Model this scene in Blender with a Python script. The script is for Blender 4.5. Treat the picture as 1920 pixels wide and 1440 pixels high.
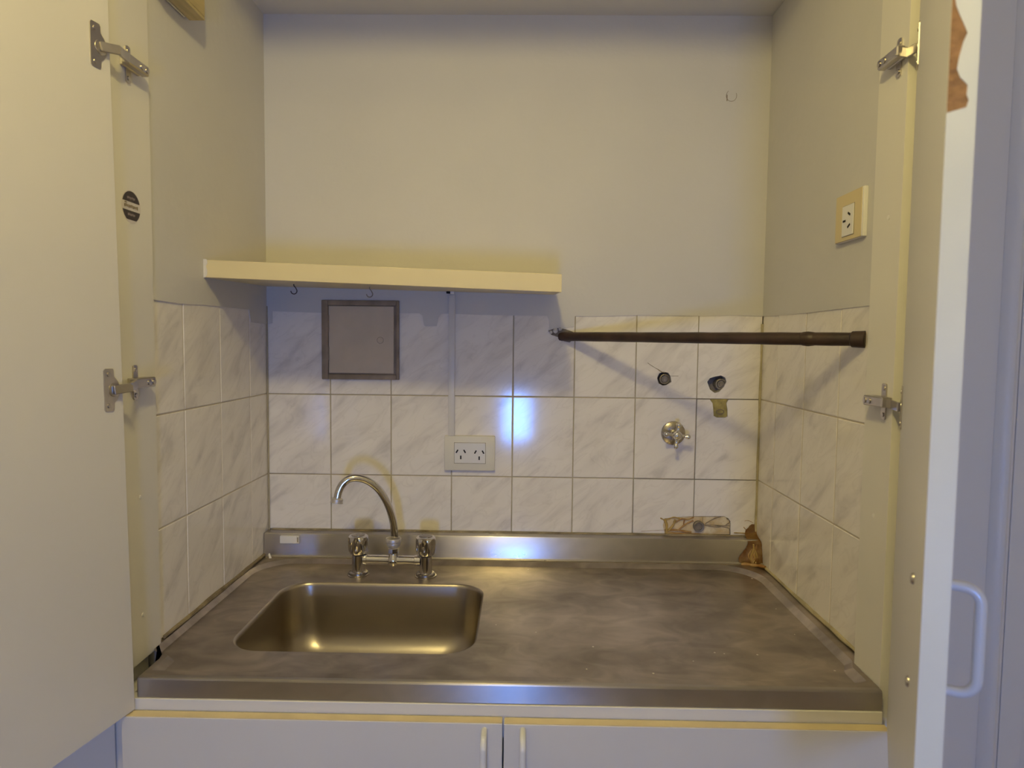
import bpy, bmesh, math, random
from mathutils import Vector, Matrix
random.seed(7)
for o in list(bpy.data.objects): bpy.data.objects.remove(o)
scene = bpy.context.scene
COL = scene.collection

# ------------------------------------------------------------------ camera
ZO = 1.302                                   # height of the tile datum above the floor
F = 1246.12; PITCH, YAW, ROLL = .0609, -.0144, .0107
CAM = Vector((.4773, -1.6496, .1320 + ZO))
_f = Vector((math.sin(YAW)*math.cos(PITCH), math.cos(YAW)*math.cos(PITCH), -math.sin(PITCH)))
_r0 = Vector((math.cos(YAW), -math.sin(YAW), 0)); _u0 = _r0.cross(_f)
CR = _r0*math.cos(ROLL) + _u0*math.sin(ROLL); CU = _u0*math.cos(ROLL) - _r0*math.sin(ROLL)
cam = bpy.data.cameras.new('camera'); cam.sensor_width = 36; cam.lens = F/1920*36
cam.clip_start = .02; cam.clip_end = 50
cam.dof.use_dof = True; cam.dof.focus_distance = 1.55; cam.dof.aperture_fstop = 7.0
camo = bpy.data.objects.new('camera', cam); COL.objects.link(camo)
m3 = Matrix((CR, CU, -_f)).transposed()
camo.matrix_world = Matrix.Translation(CAM) @ m3.to_4x4()
scene.camera = camo

# ------------------------------------------------------------------ light and exposure
world = bpy.data.worlds.new('world'); scene.world = world; world.use_nodes = True
world.node_tree.nodes['Background'].inputs[0].default_value = (.45, .62, 1, 1)
world.node_tree.nodes['Background'].inputs[1].default_value = .05
LAMP = Vector((.372, -1.47, 2.315)); LAMP_R = .06
LAMP_E = 156.0; LAMP_C = (1.0, .80, .295)
def area(name, loc, rot, sx, sy, power, col):
    l = bpy.data.lights.new(name, 'AREA'); l.shape = 'RECTANGLE'; l.size = sx; l.size_y = sy
    l.energy = power; l.color = col
    o = bpy.data.objects.new(name, l); COL.objects.link(o); o.location = loc; o.rotation_euler = rot
    return o
RX = 2.0; RY = -2.75                           # room side wall and rear wall
E_REAR, C_REAR = 11.0, (.12, .32, 1.0)
area('window_rear_offscreen', (.45, RY+.02, .95), (math.radians(90), 0, 0), .15, .30, E_REAR, C_REAR)
vs = scene.view_settings; vs.view_transform = 'Standard'; vs.look = 'None'; vs.gamma = 1.0
vs.exposure = 0.0; vs.use_curve_mapping = False

# ------------------------------------------------------------------ helpers
def ray(x, y): return _f + CR*((x-960)/F) - CU*((y-720)/F)
def on(x, y, ax, c):
    d = ray(x, y); i = 'XYZ'.index(ax); return CAM + d*((c-CAM[i])/d[i])
def onplane(x, y, P, n):
    d = ray(x, y); return CAM + d*(((P-CAM).dot(n))/d.dot(n))
MATS = {}
def mat(name, col, rough=.5, metal=0., noise=0., nscale=8., bump=0., bscale=60., coat=0., spec=.5, col2=None, stretch=None, detail=6., rvar=0.):
    m = bpy.data.materials.new(name); m.use_nodes = True; N = m.node_tree.nodes; L = m.node_tree.links
    b = N['Principled BSDF']; b.inputs['Base Color'].default_value = (*col, 1)
    b.inputs['Roughness'].default_value = rough; b.inputs['Metallic'].default_value = metal
    b.inputs['Coat Weight'].default_value = coat; b.inputs['Coat Roughness'].default_value = .06
    b.inputs['Specular IOR Level'].default_value = spec
    tc = N.new('ShaderNodeTexCoord'); mp = N.new('ShaderNodeMapping'); L.new(tc.outputs['Object'], mp.inputs[0])
    if stretch: mp.inputs['Scale'].default_value = stretch
    if noise:
        t = N.new('ShaderNodeTexNoise'); t.inputs['Scale'].default_value = nscale; t.inputs['Detail'].default_value = detail
        L.new(mp.outputs[0], t.inputs['Vector'])
        r = N.new('ShaderNodeValToRGB'); r.color_ramp.elements[0].position = .32; r.color_ramp.elements[1].position = .68
        c2 = col2 or tuple(c*(1-noise) for c in col)
        r.color_ramp.elements[0].color = (*c2, 1); r.color_ramp.elements[1].color = (*col, 1)
        L.new(t.outputs['Fac'], r.inputs[0]); L.new(r.outputs[0], b.inputs['Base Color'])
        if rvar:
            mr = N.new('ShaderNodeMapRange'); mr.inputs['From Min'].default_value = .3; mr.inputs['From Max'].default_value = .7
            mr.inputs['To Min'].default_value = rough+rvar; mr.inputs['To Max'].default_value = rough-rvar
            L.new(t.outputs['Fac'], mr.inputs['Value']); L.new(mr.outputs[0], b.inputs['Roughness'])
    if bump:
        t2 = N.new('ShaderNodeTexNoise'); t2.inputs['Scale'].default_value = bscale; t2.inputs['Detail'].default_value = 4
        L.new(mp.outputs[0], t2.inputs['Vector'])
        bp = N.new('ShaderNodeBump'); bp.inputs['Strength'].default_value = bump; bp.inputs['Distance'].default_value = .004
        L.new(t2.outputs['Fac'], bp.inputs['Height']); L.new(bp.outputs[0], b.inputs['Normal'])
    MATS[name] = m; return m
mat('room_paint', (.80, .785, .765), .6)
mat('paint', (.69, .675, .655), .6, noise=.03, nscale=3, bump=.12, bscale=14)
mat('plaster', (.68, .665, .645), .6, noise=.04, nscale=4, bump=.35, bscale=22)
mat('melamine', (.78, .755, .70), .38, noise=.02, nscale=5)
mat('melamine_door', (.74, .715, .665), .42, noise=.02, nscale=5)
mat('edge_band', (.74, .76, .70), .45, noise=.06, nscale=14)
mat('panel_edge', (.86, .83, .72), .4)
mat('chipboard', (.36, .20, .085), .9, noise=.35, nscale=160, bump=.4, bscale=200)
mat('cream_edge', (.74, .62, .38), .55, noise=.12, nscale=20)
mat('shelf_paint', (.80, .69, .40), .42, noise=.05, nscale=9, bump=.06, bscale=30)
mat('shelf_chip', (.74, .70, .62), .7)
mat('grout', (.50, .44, .31), .8, noise=.25, nscale=25)
mat('grout_clean', (.60, .53, .42), .8, noise=.15, nscale=25)
mat('chrome', (.80, .78, .75), .10, metal=1, noise=.15, nscale=40)
mat('chrome_dull', (.55, .51, .45), .26, metal=1, noise=.45, nscale=45, rvar=.1)
mat('limescale', (.74, .70, .63), .42, metal=.6, noise=.25, nscale=60)
mat('nickel', (.62, .58, .52), .28, metal=1, noise=.15, nscale=40)
mat('dark', (.012, .010, .009), .8)
mat('old_mortar', (.27, .235, .19), .9, noise=.3, nscale=60, bump=.5, bscale=90)
mat('rusty_pipe', (.060, .034, .022), .45, noise=.5, nscale=22, bump=.25, bscale=50, col2=(.028, .017, .012))
mat('pipe_old', (.36, .32, .265), .5, metal=.5, noise=.4, nscale=60, bump=.3, bscale=90)
mat('brass_old', (.34, .29, .21), .45, metal=.6, noise=.3, nscale=80)
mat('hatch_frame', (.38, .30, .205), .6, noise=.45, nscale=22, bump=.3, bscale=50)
mat('hatch_door', (.64, .54, .40), .5, noise=.12, nscale=14)
mat('white_plastic', (.78, .755, .68), .35)
mat('grey_white_plastic', (.74, .72, .70), .4)
mat('yellowed_plastic', (.72, .60, .33), .4)
mat('bright_plastic', (.86, .84, .80), .4)
mat('handle_white', (.80, .80, .78), .28, coat=.4)
mat('foam', (.44, .37, .13), .8, noise=.35, nscale=70, bump=.8, bscale=120)
mat('filler', (.76, .68, .50), .8, noise=.25, nscale=50, bump=.5, bscale=80, col2=(.60, .44, .20))
mat('amber', (.30, .125, .022), .35, noise=.6, nscale=45, bump=.6, bscale=70, col2=(.50, .33, .13))
mat('amber_light', (.58, .40, .12), .35, noise=.3, nscale=40)
mat('crack', (.25, .20, .13), .8)
mat('sealant_yellow', (.56, .49, .30), .5, noise=.3, nscale=35, bump=.3, bscale=80)
mat('sealant_dirty', (.16, .125, .08), .6, noise=.5, nscale=30, bump=.5, bscale=90, col2=(.36, .30, .19))
mat('wood_old', (.58, .47, .22), .55, noise=.25, nscale=12, stretch=(8, 1, 8))
mat('sticker_dark', (.030, .018, .020), .4)
mat('sticker_white', (.68, .63, .60), .45)
mat('sticker_grey', (.25, .20, .20), .5)
mat('neighbour', (.74, .715, .665), .42)
mat('base_door', (.74, .715, .665), .42, noise=.02, nscale=5)
mat('floor_wood', (.34, .24, .15), .45, noise=.3, nscale=6, stretch=(1, 8, 1))
mat('paper', (.85, .82, .78), .8)
def steel(name, col, rough, scale, amount=.3, rv=.05, an=.75):
    m = mat(name, col, rough, metal=1, noise=amount, nscale=2.6, stretch=scale, detail=10, rvar=rv)
    N = m.node_tree.nodes; L = m.node_tree.links; b = N['Principled BSDF']
    b.inputs['Anisotropic'].default_value = an
    cx = N.new('ShaderNodeCombineXYZ'); cx.inputs[1].default_value = .7; cx.inputs[2].default_value = .72
    L.new(cx.outputs[0], b.inputs['Tangent'])            # brushed lengthwise, so glints spread across the grain
    tc = [n for n in N if n.type == 'TEX_COORD'][0]
    # fine pale scuffs
    ramp = [n for n in N if n.type == 'VALTORGB'][0]
    mp = N.new('ShaderNodeMapping'); mp.inputs['Scale'].default_value = (7, 10, 9); mp.inputs['Rotation'].default_value = (0, 0, .5); L.new(tc.outputs['Object'], mp.inputs[0])
    t = N.new('ShaderNodeTexNoise'); t.inputs['Scale'].default_value = 1.6; t.inputs['Detail'].default_value = 8; t.inputs['Distortion'].default_value = 1.2; L.new(mp.outputs[0], t.inputs['Vector'])
    r2 = N.new('ShaderNodeValToRGB'); r2.color_ramp.elements[0].position = .36; r2.color_ramp.elements[1].position = .70
    r2.color_ramp.elements[0].color = (1-amount*.8,)*3+(1,); r2.color_ramp.elements[1].color = (1.0, 1.0, 1.0, 1)
    L.new(t.outputs['Fac'], r2.inputs[0])
    mx = N.new('ShaderNodeMix'); mx.data_type = 'RGBA'; mx.blend_type = 'MULTIPLY'; mx.inputs['Factor'].default_value = 1
    L.new(ramp.outputs[0], mx.inputs[6]); L.new(r2.outputs[0], mx.inputs[7]); L.new(mx.outputs[2], b.inputs['Base Color'])
    return m
steel('steel_top', (.64, .57, .505), .37, (2.2, 2.8, 2), .40, .05, .4)
steel('steel_bowl', (.47, .425, .36), .31, (2, 2, 2), .04, 0, .3)
steel('steel_edge', (.54, .51, .475), .31, (2, 2, 6), .12, .04, .92)
def emit(name, col, e):
    m = bpy.data.materials.new(name); m.use_nodes = True; N = m.node_tree.nodes
    b = N['Principled BSDF']; b.inputs['Base Color'].default_value = (.8, .8, .8, 1)
    b.inputs['Emission Color'].default_value = (*col, 1); b.inputs['Emission Strength'].default_value = e
    MATS[name] = m
emit('lamp_glow', LAMP_C, LAMP_E)
def tile_material():
    m = bpy.data.materials.new('tile'); m.use_nodes = True; N = m.node_tree.nodes; L = m.node_tree.links
    b = N['Principled BSDF']; b.inputs['Roughness'].default_value = .10; b.inputs['Specular IOR Level'].default_value = .5
    tc = N.new('ShaderNodeTexCoord'); oi = N.new('ShaderNodeObjectInfo')
    mul = N.new('ShaderNodeVectorMath'); mul.operation = 'SCALE'; mul.inputs[0].default_value = (7, 3, 11); L.new(oi.outputs['Random'], mul.inputs['Scale'])
    add = N.new('ShaderNodeVectorMath'); L.new(tc.outputs['Object'], add.inputs[0]); L.new(mul.outputs[0], add.inputs[1])
    mr_ = N.new('ShaderNodeMapping'); mr_.inputs['Rotation'].default_value = (0, math.radians(40), 0); L.new(add.outputs[0], mr_.inputs[0])
    mp = N.new('ShaderNodeMapping'); mp.inputs['Scale'].default_value = (8, 9, 25); L.new(mr_.outputs[0], mp.inputs[0])
    t = N.new('ShaderNodeTexNoise'); t.inputs['Scale'].default_value = 1; t.inputs['Detail'].default_value = 5; t.inputs['Distortion'].default_value = .5; L.new(mp.outputs[0], t.inputs['Vector'])
    r = N.new('ShaderNodeValToRGB'); cr = r.color_ramp
    cr.elements[0].position = .30; cr.elements[0].color = (.70, .665, .64, 1)
    cr.elements[1].position = .55; cr.elements[1].color = (.90, .86, .82, 1)
    e = cr.elements.new(.42); e.color = (.84, .80, .765, 1)
    L.new(t.outputs['Fac'], r.inputs[0])
    t3 = N.new('ShaderNodeTexNoise'); t3.inputs['Scale'].default_value = 1.0; t3.inputs['Detail'].default_value = 2; t3.inputs['Distortion'].default_value = 1.4
    L.new(mp.outputs[0], t3.inputs['Vector'])
    rg = N.new('ShaderNodeValToRGB'); rg.color_ramp.elements[0].position = .475; rg.color_ramp.elements[1].position = .50
    rg.color_ramp.elements[0].color = (1, 1, 1, 1); rg.color_ramp.elements[1].color = (.84, .83, .82, 1)
    e2 = rg.color_ramp.elements.new(.53); e2.color = (1, 1, 1, 1)
    L.new(t3.outputs['Fac'], rg.inputs[0])
    mx = N.new('ShaderNodeMix'); mx.data_type = 'RGBA'; mx.blend_type = 'MULTIPLY'; mx.inputs['Factor'].default_value = .35
    L.new(r.outputs[0], mx.inputs[6]); L.new(rg.outputs[0], mx.inputs[7]); L.new(mx.outputs[2], b.inputs['Base Color'])
    t2 = N.new('ShaderNodeTexNoise'); t2.inputs['Scale'].default_value = 9; t2.inputs['Detail'].default_value = 1; L.new(add.outputs[0], t2.inputs['Vector'])
    bp = N.new('ShaderNodeBump'); bp.inputs['Strength'].default_value = .07; bp.inputs['Distance'].default_value = .004
    L.new(t2.outputs['Fac'], bp.inputs['Height']); L.new(bp.outputs[0], b.inputs['Normal'])
    MATS['tile'] = m
tile_material()

ORG = {}
def worg(p):
    return ORG.get(p.name, Vector((0, 0, 0))) if p else Vector((0, 0, 0))
def obj(name, bm, material, parent=None, smooth=False, local=False, ang=38):
    """bm holds world coordinates unless local"""
    bmesh.ops.recalc_face_normals(bm, faces=bm.faces)
    org = worg(parent)
    if not local: bmesh.ops.translate(bm, verts=bm.verts, vec=-org)
    me = bpy.data.meshes.new(name); bm.to_mesh(me); bm.free()
    me.materials.append(MATS[material])
    if smooth:
        for p in me.polygons: p.use_smooth = True
        me.set_sharp_from_angle(angle=math.radians(ang))
    o = bpy.data.objects.new(name, me); COL.objects.link(o); o.parent = parent
    ORG[o.name] = org
    return o
def tag(o, label, cat, group=None):
    o['label'] = label; o['category'] = cat
    if group: o['group'] = group
    return o
def thing(name, label, cat, loc, group=None):
    o = bpy.data.objects.new(name, None); COL.objects.link(o); o.location = loc; o.empty_display_size = .05
    ORG[o.name] = Vector(loc); return tag(o, label, cat, group)
def rebase(o, loc):
    """put a top-level mesh's origin at its base"""
    loc = Vector(loc); o.data.transform(Matrix.Translation(-loc)); o.location = loc; ORG[o.name] = loc; return o
def struct(name, bm, material, smooth=False):
    o = obj(name, bm, material, None, smooth); o['kind'] = 'structure'; return o
def B(): return bmesh.new()
def add_box(bm, x0, x1, y0, y1, z0, z1, bevel=0., seg=2):
    r = bmesh.ops.create_cube(bm, size=1)
    vs_ = r['verts']
    for v in vs_:
        v.co = Vector((x0+(v.co.x+.5)*(x1-x0), y0+(v.co.y+.5)*(y1-y0), z0+(v.co.z+.5)*(z1-z0)))
    if bevel:
        es = list({e for v in vs_ for e in v.link_edges})
        bmesh.ops.bevel(bm, geom=es, offset=bevel, segments=seg, profile=.5, affect='EDGES')
    return bm
def box(*a, **k): return add_box(B(), *a, **k)
def frame(P, ex, ey, ez):
    m = Matrix((ex, ey, ez)).transposed().to_4x4(); return Matrix.Translation(P) @ m
def fbox(bm, fr, x0, x1, y0, y1, z0, z1, bevel=0., seg=2):
    t = B(); add_box(t, x0, x1, y0, y1, z0, z1, bevel, seg); merge(bm, t, fr); return bm
def merge(bm, t, fr=None):
    me = bpy.data.meshes.new('tmp'); t.to_mesh(me); t.free()
    if fr is not None: me.transform(fr)
    bm.from_mesh(me); bpy.data.meshes.remove(me); return bm
def prism(bm, pts, off):
    """closed polygon (3D points) extruded by vector off"""
    off = Vector(off); a = [bm.verts.new(Vector(p)) for p in pts]; b = [bm.verts.new(Vector(p)+off) for p in pts]
    n = len(pts); bm.faces.new(a); bm.faces.new(b[::-1])
    for i in range(n): bm.faces.new((a[i], b[i], b[(i+1) % n], a[(i+1) % n]))
    return bm
def lathe(bm, prof, P=(0, 0, 0), axis=(0, 0, 1), n=28, lobes=0, depth=0.):
    P = Vector(P); a = Vector(axis).normalized()
    q = Vector((1, 0, 0)) if abs(a.x) < .9 else Vector((0, 1, 0))
    e1 = a.cross(q).normalized(); e2 = a.cross(e1)
    rings = []
    for it in prof:
        r, h = it[0], it[1]; dm = it[2] if len(it) > 2 else 0
        ring = []
        for i in range(n):
            t = 2*math.pi*i/n; rr = r
            if lobes: rr = r*(1-dm*(.5+.5*math.cos(lobes*t))**2)
            ring.append(bm.verts.new(P+a*h+(e1*math.cos(t)+e2*math.sin(t))*rr))
        rings.append(ring)
    for A, C in zip(rings, rings[1:]):
        for i in range(n): bm.faces.new((A[i], A[(i+1) % n], C[(i+1) % n], C[i]))
    bm.faces.new(rings[0][::-1]); bm.faces.new(rings[-1]); return bm
def smooth_path(pts, k=6):
    pts = [Vector(p) for p in pts]; out = []
    for i in range(len(pts)-1):
        p0 = pts[max(i-1, 0)]; p1 = pts[i]; p2 = pts[i+1]; p3 = pts[min(i+2, len(pts)-1)]
        for j in range(k):
            t = j/k
            out.append(.5*((2*p1)+(p2-p0)*t+(2*p0-5*p1+4*p2-p3)*t*t+(3*p1-p0-3*p2+p3)*t**3))
    out.append(pts[-1]); return out
def tube(bm, pts, r, n=12, cap=True):
    pts = [Vector(p) for p in pts]; rings = []; prev = None
    rs = r if isinstance(r, (list, tuple)) else [r]*len(pts)
    for i, p in enumerate(pts):
        t = (pts[min(i+1, len(pts)-1)]-pts[max(i-1, 0)]).normalized()
        if prev is None:
            q = Vector((0, 0, 1)) if abs(t.z) < .9 else Vector((1, 0, 0)); e1 = t.cross(q).normalized()
        else: e1 = (prev - t*prev.dot(t)).normalized()
        prev = e1; e2 = t.cross(e1)
        rings.append([bm.verts.new(p+(e1*math.cos(2*math.pi*k/n)+e2*math.sin(2*math.pi*k/n))*rs[i]) for k in range(n)])
    for A, C in zip(rings, rings[1:]):
        for k in range(n): bm.faces.new((A[k], A[(k+1) % n], C[(k+1) % n], C[k]))
    if cap: bm.faces.new(rings[0][::-1]); bm.faces.new(rings[-1])
    return bm
def rrect(x0, x1, y0, y1, r, n=8, m=8):
    """rounded rectangle, counter-clockwise; r one value or four (x1y1, x0y1, x0y0, x1y0)"""
    rs = r if isinstance(r, (list, tuple)) else [r]*4; out = []
    cs = [(x1, y1, -1, -1, 0), (x0, y1, 1, -1, 90), (x0, y0, 1, 1, 180), (x1, y0, -1, 1, 270)]
    arcs = []
    for (cx, cy, sx, sy, a0), rr in zip(cs, rs):
        arcs.append([(cx+sx*rr+rr*math.cos(math.radians(a0+90*i/n)), cy+sy*rr+rr*math.sin(math.radians(a0+90*i/n))) for i in range(n+1)])
    for i in range(4):
        A = arcs[i]; Bn = arcs[(i+1) % 4]; out += A
        p, q = A[-1], Bn[0]
        out += [(p[0]+(q[0]-p[0])*k/m, p[1]+(q[1]-p[1])*k/m) for k in range(1, m)]
    return out
def bridge(bm, loops, close_last=False):
    V = [[bm.verts.new(Vector(p)) for p in lp] for lp in loops]
    for A, C in zip(V, V[1:]):
        n = len(A)
        for i in range(n): bm.faces.new((A[i], A[(i+1) % n], C[(i+1) % n], C[i]))
    if close_last: bm.faces.new(V[-1])
    return bm

# ================================================================== the setting
XL, XR = -.1589, 1.0693
PX, PZ = .152, .202
Z0 = ZO                                       # tile row line
ZT = Z0 + PZ                                  # top of the tiles
ZC = .900                                     # worktop
ZCEIL = 2.222
PXL, PXR = -.153, 1.046                       # inner faces of the cupboard's side panels
YPL, YPR = -.516, -.545                       # their rear edges
YF = -.625                                    # front plane of the cupboard carcass and walls
HC = 2.47                                     # room ceiling
LX = -1.2                                     # far left wall

struct('floor', box(LX, RX, RY, .2, -.1, 0), 'floor_wood')
struct('ceiling', box(LX-.1, RX+.1, RY-.1, .2, HC, HC+.1), 'room_paint')
niche_ceiling = struct('ceiling', box(XL, XR, YF+.005, 0, ZCEIL, HC), 'paint')
wall_back = struct('wall_back', box(XL-.2, XR+.2, .03, .15, 0, HC), 'paint')
wall_left = struct('wall_left', box(XL-.10, XL-.004, YPL, .03, 0, HC), 'paint')
wall_right = struct('wall_right', box(XR+.004, XR+.10, YPR, .03, 0, HC), 'paint')
struct('wall_front_left', box(LX, -.1715, YF, YF+.1, 0, HC), 'neighbour')
struct('wall_front_right', box(1.0700, on(1857, 960, 'Y', -.652).x-.0003, -.650, YF+.08, 0, HC), 'neighbour')  # front face set forward to block light from the panel edge behind the hinge
struct('wall_front_top', box(-.1715, 1.0655, YF-.001, YF+.005, ZCEIL, HC), 'paint')
struct('wall_far_left', box(LX-.1, LX, RY, YF+.1, 0, HC), 'room_paint')
# window openings are built out of wall pieces
def wall_with_opening(name, mt, axis, c0, c1, a0, a1, h0, h1, w0, w1, zz0, zz1):
    bm = B()
    def bx(p0, p1, q0, q1):
        if axis == 'X': add_box(bm, c0, c1, p0, p1, q0, q1)
        else: add_box(bm, p0, p1, c0, c1, q0, q1)
    bx(a0, w0, h0, h1); bx(w1, a1, h0, h1); bx(w0, w1, h0, zz0); bx(w0, w1, zz1, h1)
    return struct(name, bm, mt)
struct('wall_far_right', box(RX, RX+.12, RY, YF+.1, 0, HC), 'room_paint')
wall_with_opening('wall_rear', 'room_paint', 'Y', RY-.1, RY, LX, RX, 0, HC, .365, .535, .79, 1.11)
def window(name, axis, c, a0, a1, z0, z1):
    w = struct(name, B(), 'handle_white')
    t = .04; bm = B()
    for (p0, p1, q0, q1) in ((a0-t, a0, z0-t, z1+t), (a1, a1+t, z0-t, z1+t), (a0, a1, z0-t, z0), (a0, a1, z1, z1+t)):
        if axis == 'X': add_box(bm, c-.015, c+.0, p0, p1, q0, q1, .002)
        else: add_box(bm, p0, p1, c, c+.015, q0, q1, .002)
    obj('window_frame', bm, 'handle_white', w); return w
window('window_1', 'Y', RY, .365, .535, .79, 1.11)
# neighbouring closed closet right of the cupboard: rounded trim and a plain white leaf with a groove
NX0, NX1, NX2, NX3 = on(1857, 960, 'Y', -.652).x, on(1886, 960, 'Y', -.650).x, on(1896, 960, 'Y', -.648).x, on(1913, 1425, 'Y', -.648).x
bm = B(); w_ = NX1-NX0
prof = [(NX0, YF+.08), (NX0, -.650), (NX0+.2*w_, -.656), (NX0+.45*w_, -.661), (NX0+.7*w_, -.662), (NX0+.9*w_, -.659), (NX1, -.651), (NX1, YF+.08)]
prism(bm, [(x, y, 0) for x, y in prof], (0, 0, HC)); struct('trim_1', bm, 'neighbour', True)
d1 = struct('door_1', box(NX1+.0005, NX2-.0006, -.648, YF+.02, .01, HC-.01, .001), 'neighbour')
obj('door_leaf', box(NX2+.0006, NX3, -.648, YF+.02, .01, HC-.01, .001), 'neighbour', d1)
struct('wall_recess', box(1.211, RX, YF+.03, YF+.06, 0, HC), 'neighbour')

# ---- tiles and plaster
def wallpt(side, u, d, z):
    """u along the wall from the rear corner (back wall: X), d proud of the wall"""
    if side == 'back': return Vector((u, -d, z))
    if side == 'left': return Vector((XL+d, u, z))
    return Vector((XR-d, u, z))
ROT = {'back': 0, 'left': math.pi/2, 'right': -math.pi/2}
def ulocal(side, u): return u if side == 'back' else (u if side == 'left' else -u)
tile_cache = {}
G = .0013
def make_tile(parent, side, u0, u1, z0, z1, hole=None, outline=None):
    uc, zc = (u0+u1)/2, (z0+z1)/2; w = abs(u1-u0)/2-G; h = (z1-z0)/2-G; b = .0013
    key = (round(w, 4), round(h, 4))
    if hole is None and outline is None and key in tile_cache: me = tile_cache[key]
    else:
        bm = B()
        if outline:     # local (x, z) polygon, possibly with a notch
            prism(bm, [(x, .0, z) for x, z in outline], (0, .008, 0))
        elif hole:
            n = len(hole); lp = []
            for (x, z) in hole:      # matching point on the rectangle
                s = min(w/abs(x-hole_c[0]) if abs(x-hole_c[0]) > 1e-6 else 9, h/abs(z-hole_c[1]) if abs(z-hole_c[1]) > 1e-6 else 9)
                lp.append(None)
            outer = rrect(-w, w, -h, h, .0005, n//8-1, n//8+1) if False else None
            # rectangle sampled by direction from the hole centre
            outer = []
            for (x, z) in hole:
                dx, dz = x-hole_c[0], z-hole_c[1]
                tx = ((w if dx > 0 else -w)-hole_c[0])/dx if abs(dx) > 1e-9 else 1e9
                tz = ((h if dz > 0 else -h)-hole_c[1])/dz if abs(dz) > 1e-9 else 1e9
                t = min(tx, tz); outer.append((hole_c[0]+dx*t, hole_c[1]+dz*t))
            for cx, cz in ((w, h), (-w, h), (-w, -h), (w, -h)):
                k = min(range(n), key=lambda i: (outer[i][0]-cx)**2+(outer[i][1]-cz)**2); outer[k] = (cx, cz)
            bridge(bm, [[(x, .008, z) for x, z in outer], [(x, 0, z) for x, z in outer], [(x, 0, z) for x, z in hole], [(x, .03, z) for x, z in hole]])
        else:
            bridge(bm, [[(-w, .006, -h), (w, .006, -h), (w, .006, h), (-w, .006, h)],
                        [(-w, .0009, -h), (w, .0009, -h), (w, .0009, h), (-w, .0009, h)],
                        [(-w+b, 0, -h+b), (w-b, 0, -h+b), (w-b, 0, h-b), (-w+b, 0, h-b)]], True)
        bmesh.ops.recalc_face_normals(bm, faces=bm.faces)
        me = bpy.data.meshes.new('tile'); bm.to_mesh(me); bm.free(); me.materials.append(MATS['tile'])
        if hole is None and outline is None: tile_cache[key] = me
    o = bpy.data.objects.new('tile', me); COL.objects.link(o); o.parent = parent
    o.location = wallpt(side, uc, random.uniform(-.0002, .0003), zc); o.rotation_euler = (random.uniform(-.0025, .0025), 0, ROT[side]+random.uniform(-.002, .002))
    return o
zrows = [Z0, Z0-PZ]
ZB = ZO-.3435                                # bottom of the tiles above the upstand
ucols = [XL+.001]+[i*PX for i in range(0, 7)]+[XR-.001]
def loc2(x, y, side, uc, zc):
    if side == 'back': p = on(x, y, 'Y', 0); return (p.x-uc, p.z-zc)
HOLES = {  # (column, row): outline in pixels of the broken-out holes
    (6, 0): [(1232, 709), (1236, 700), (1244, 697), (1253, 699), (1257, 705), (1259, 716), (1250, 722), (1243, 723), (1235, 719)],
    (7, 0): [(1326, 716), (1331, 709), (1341, 706), (1352, 704), (1360, 708), (1362, 716), (1357, 726), (1348, 735), (1340, 737), (1331, 730)],
}
grout = B()
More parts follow.
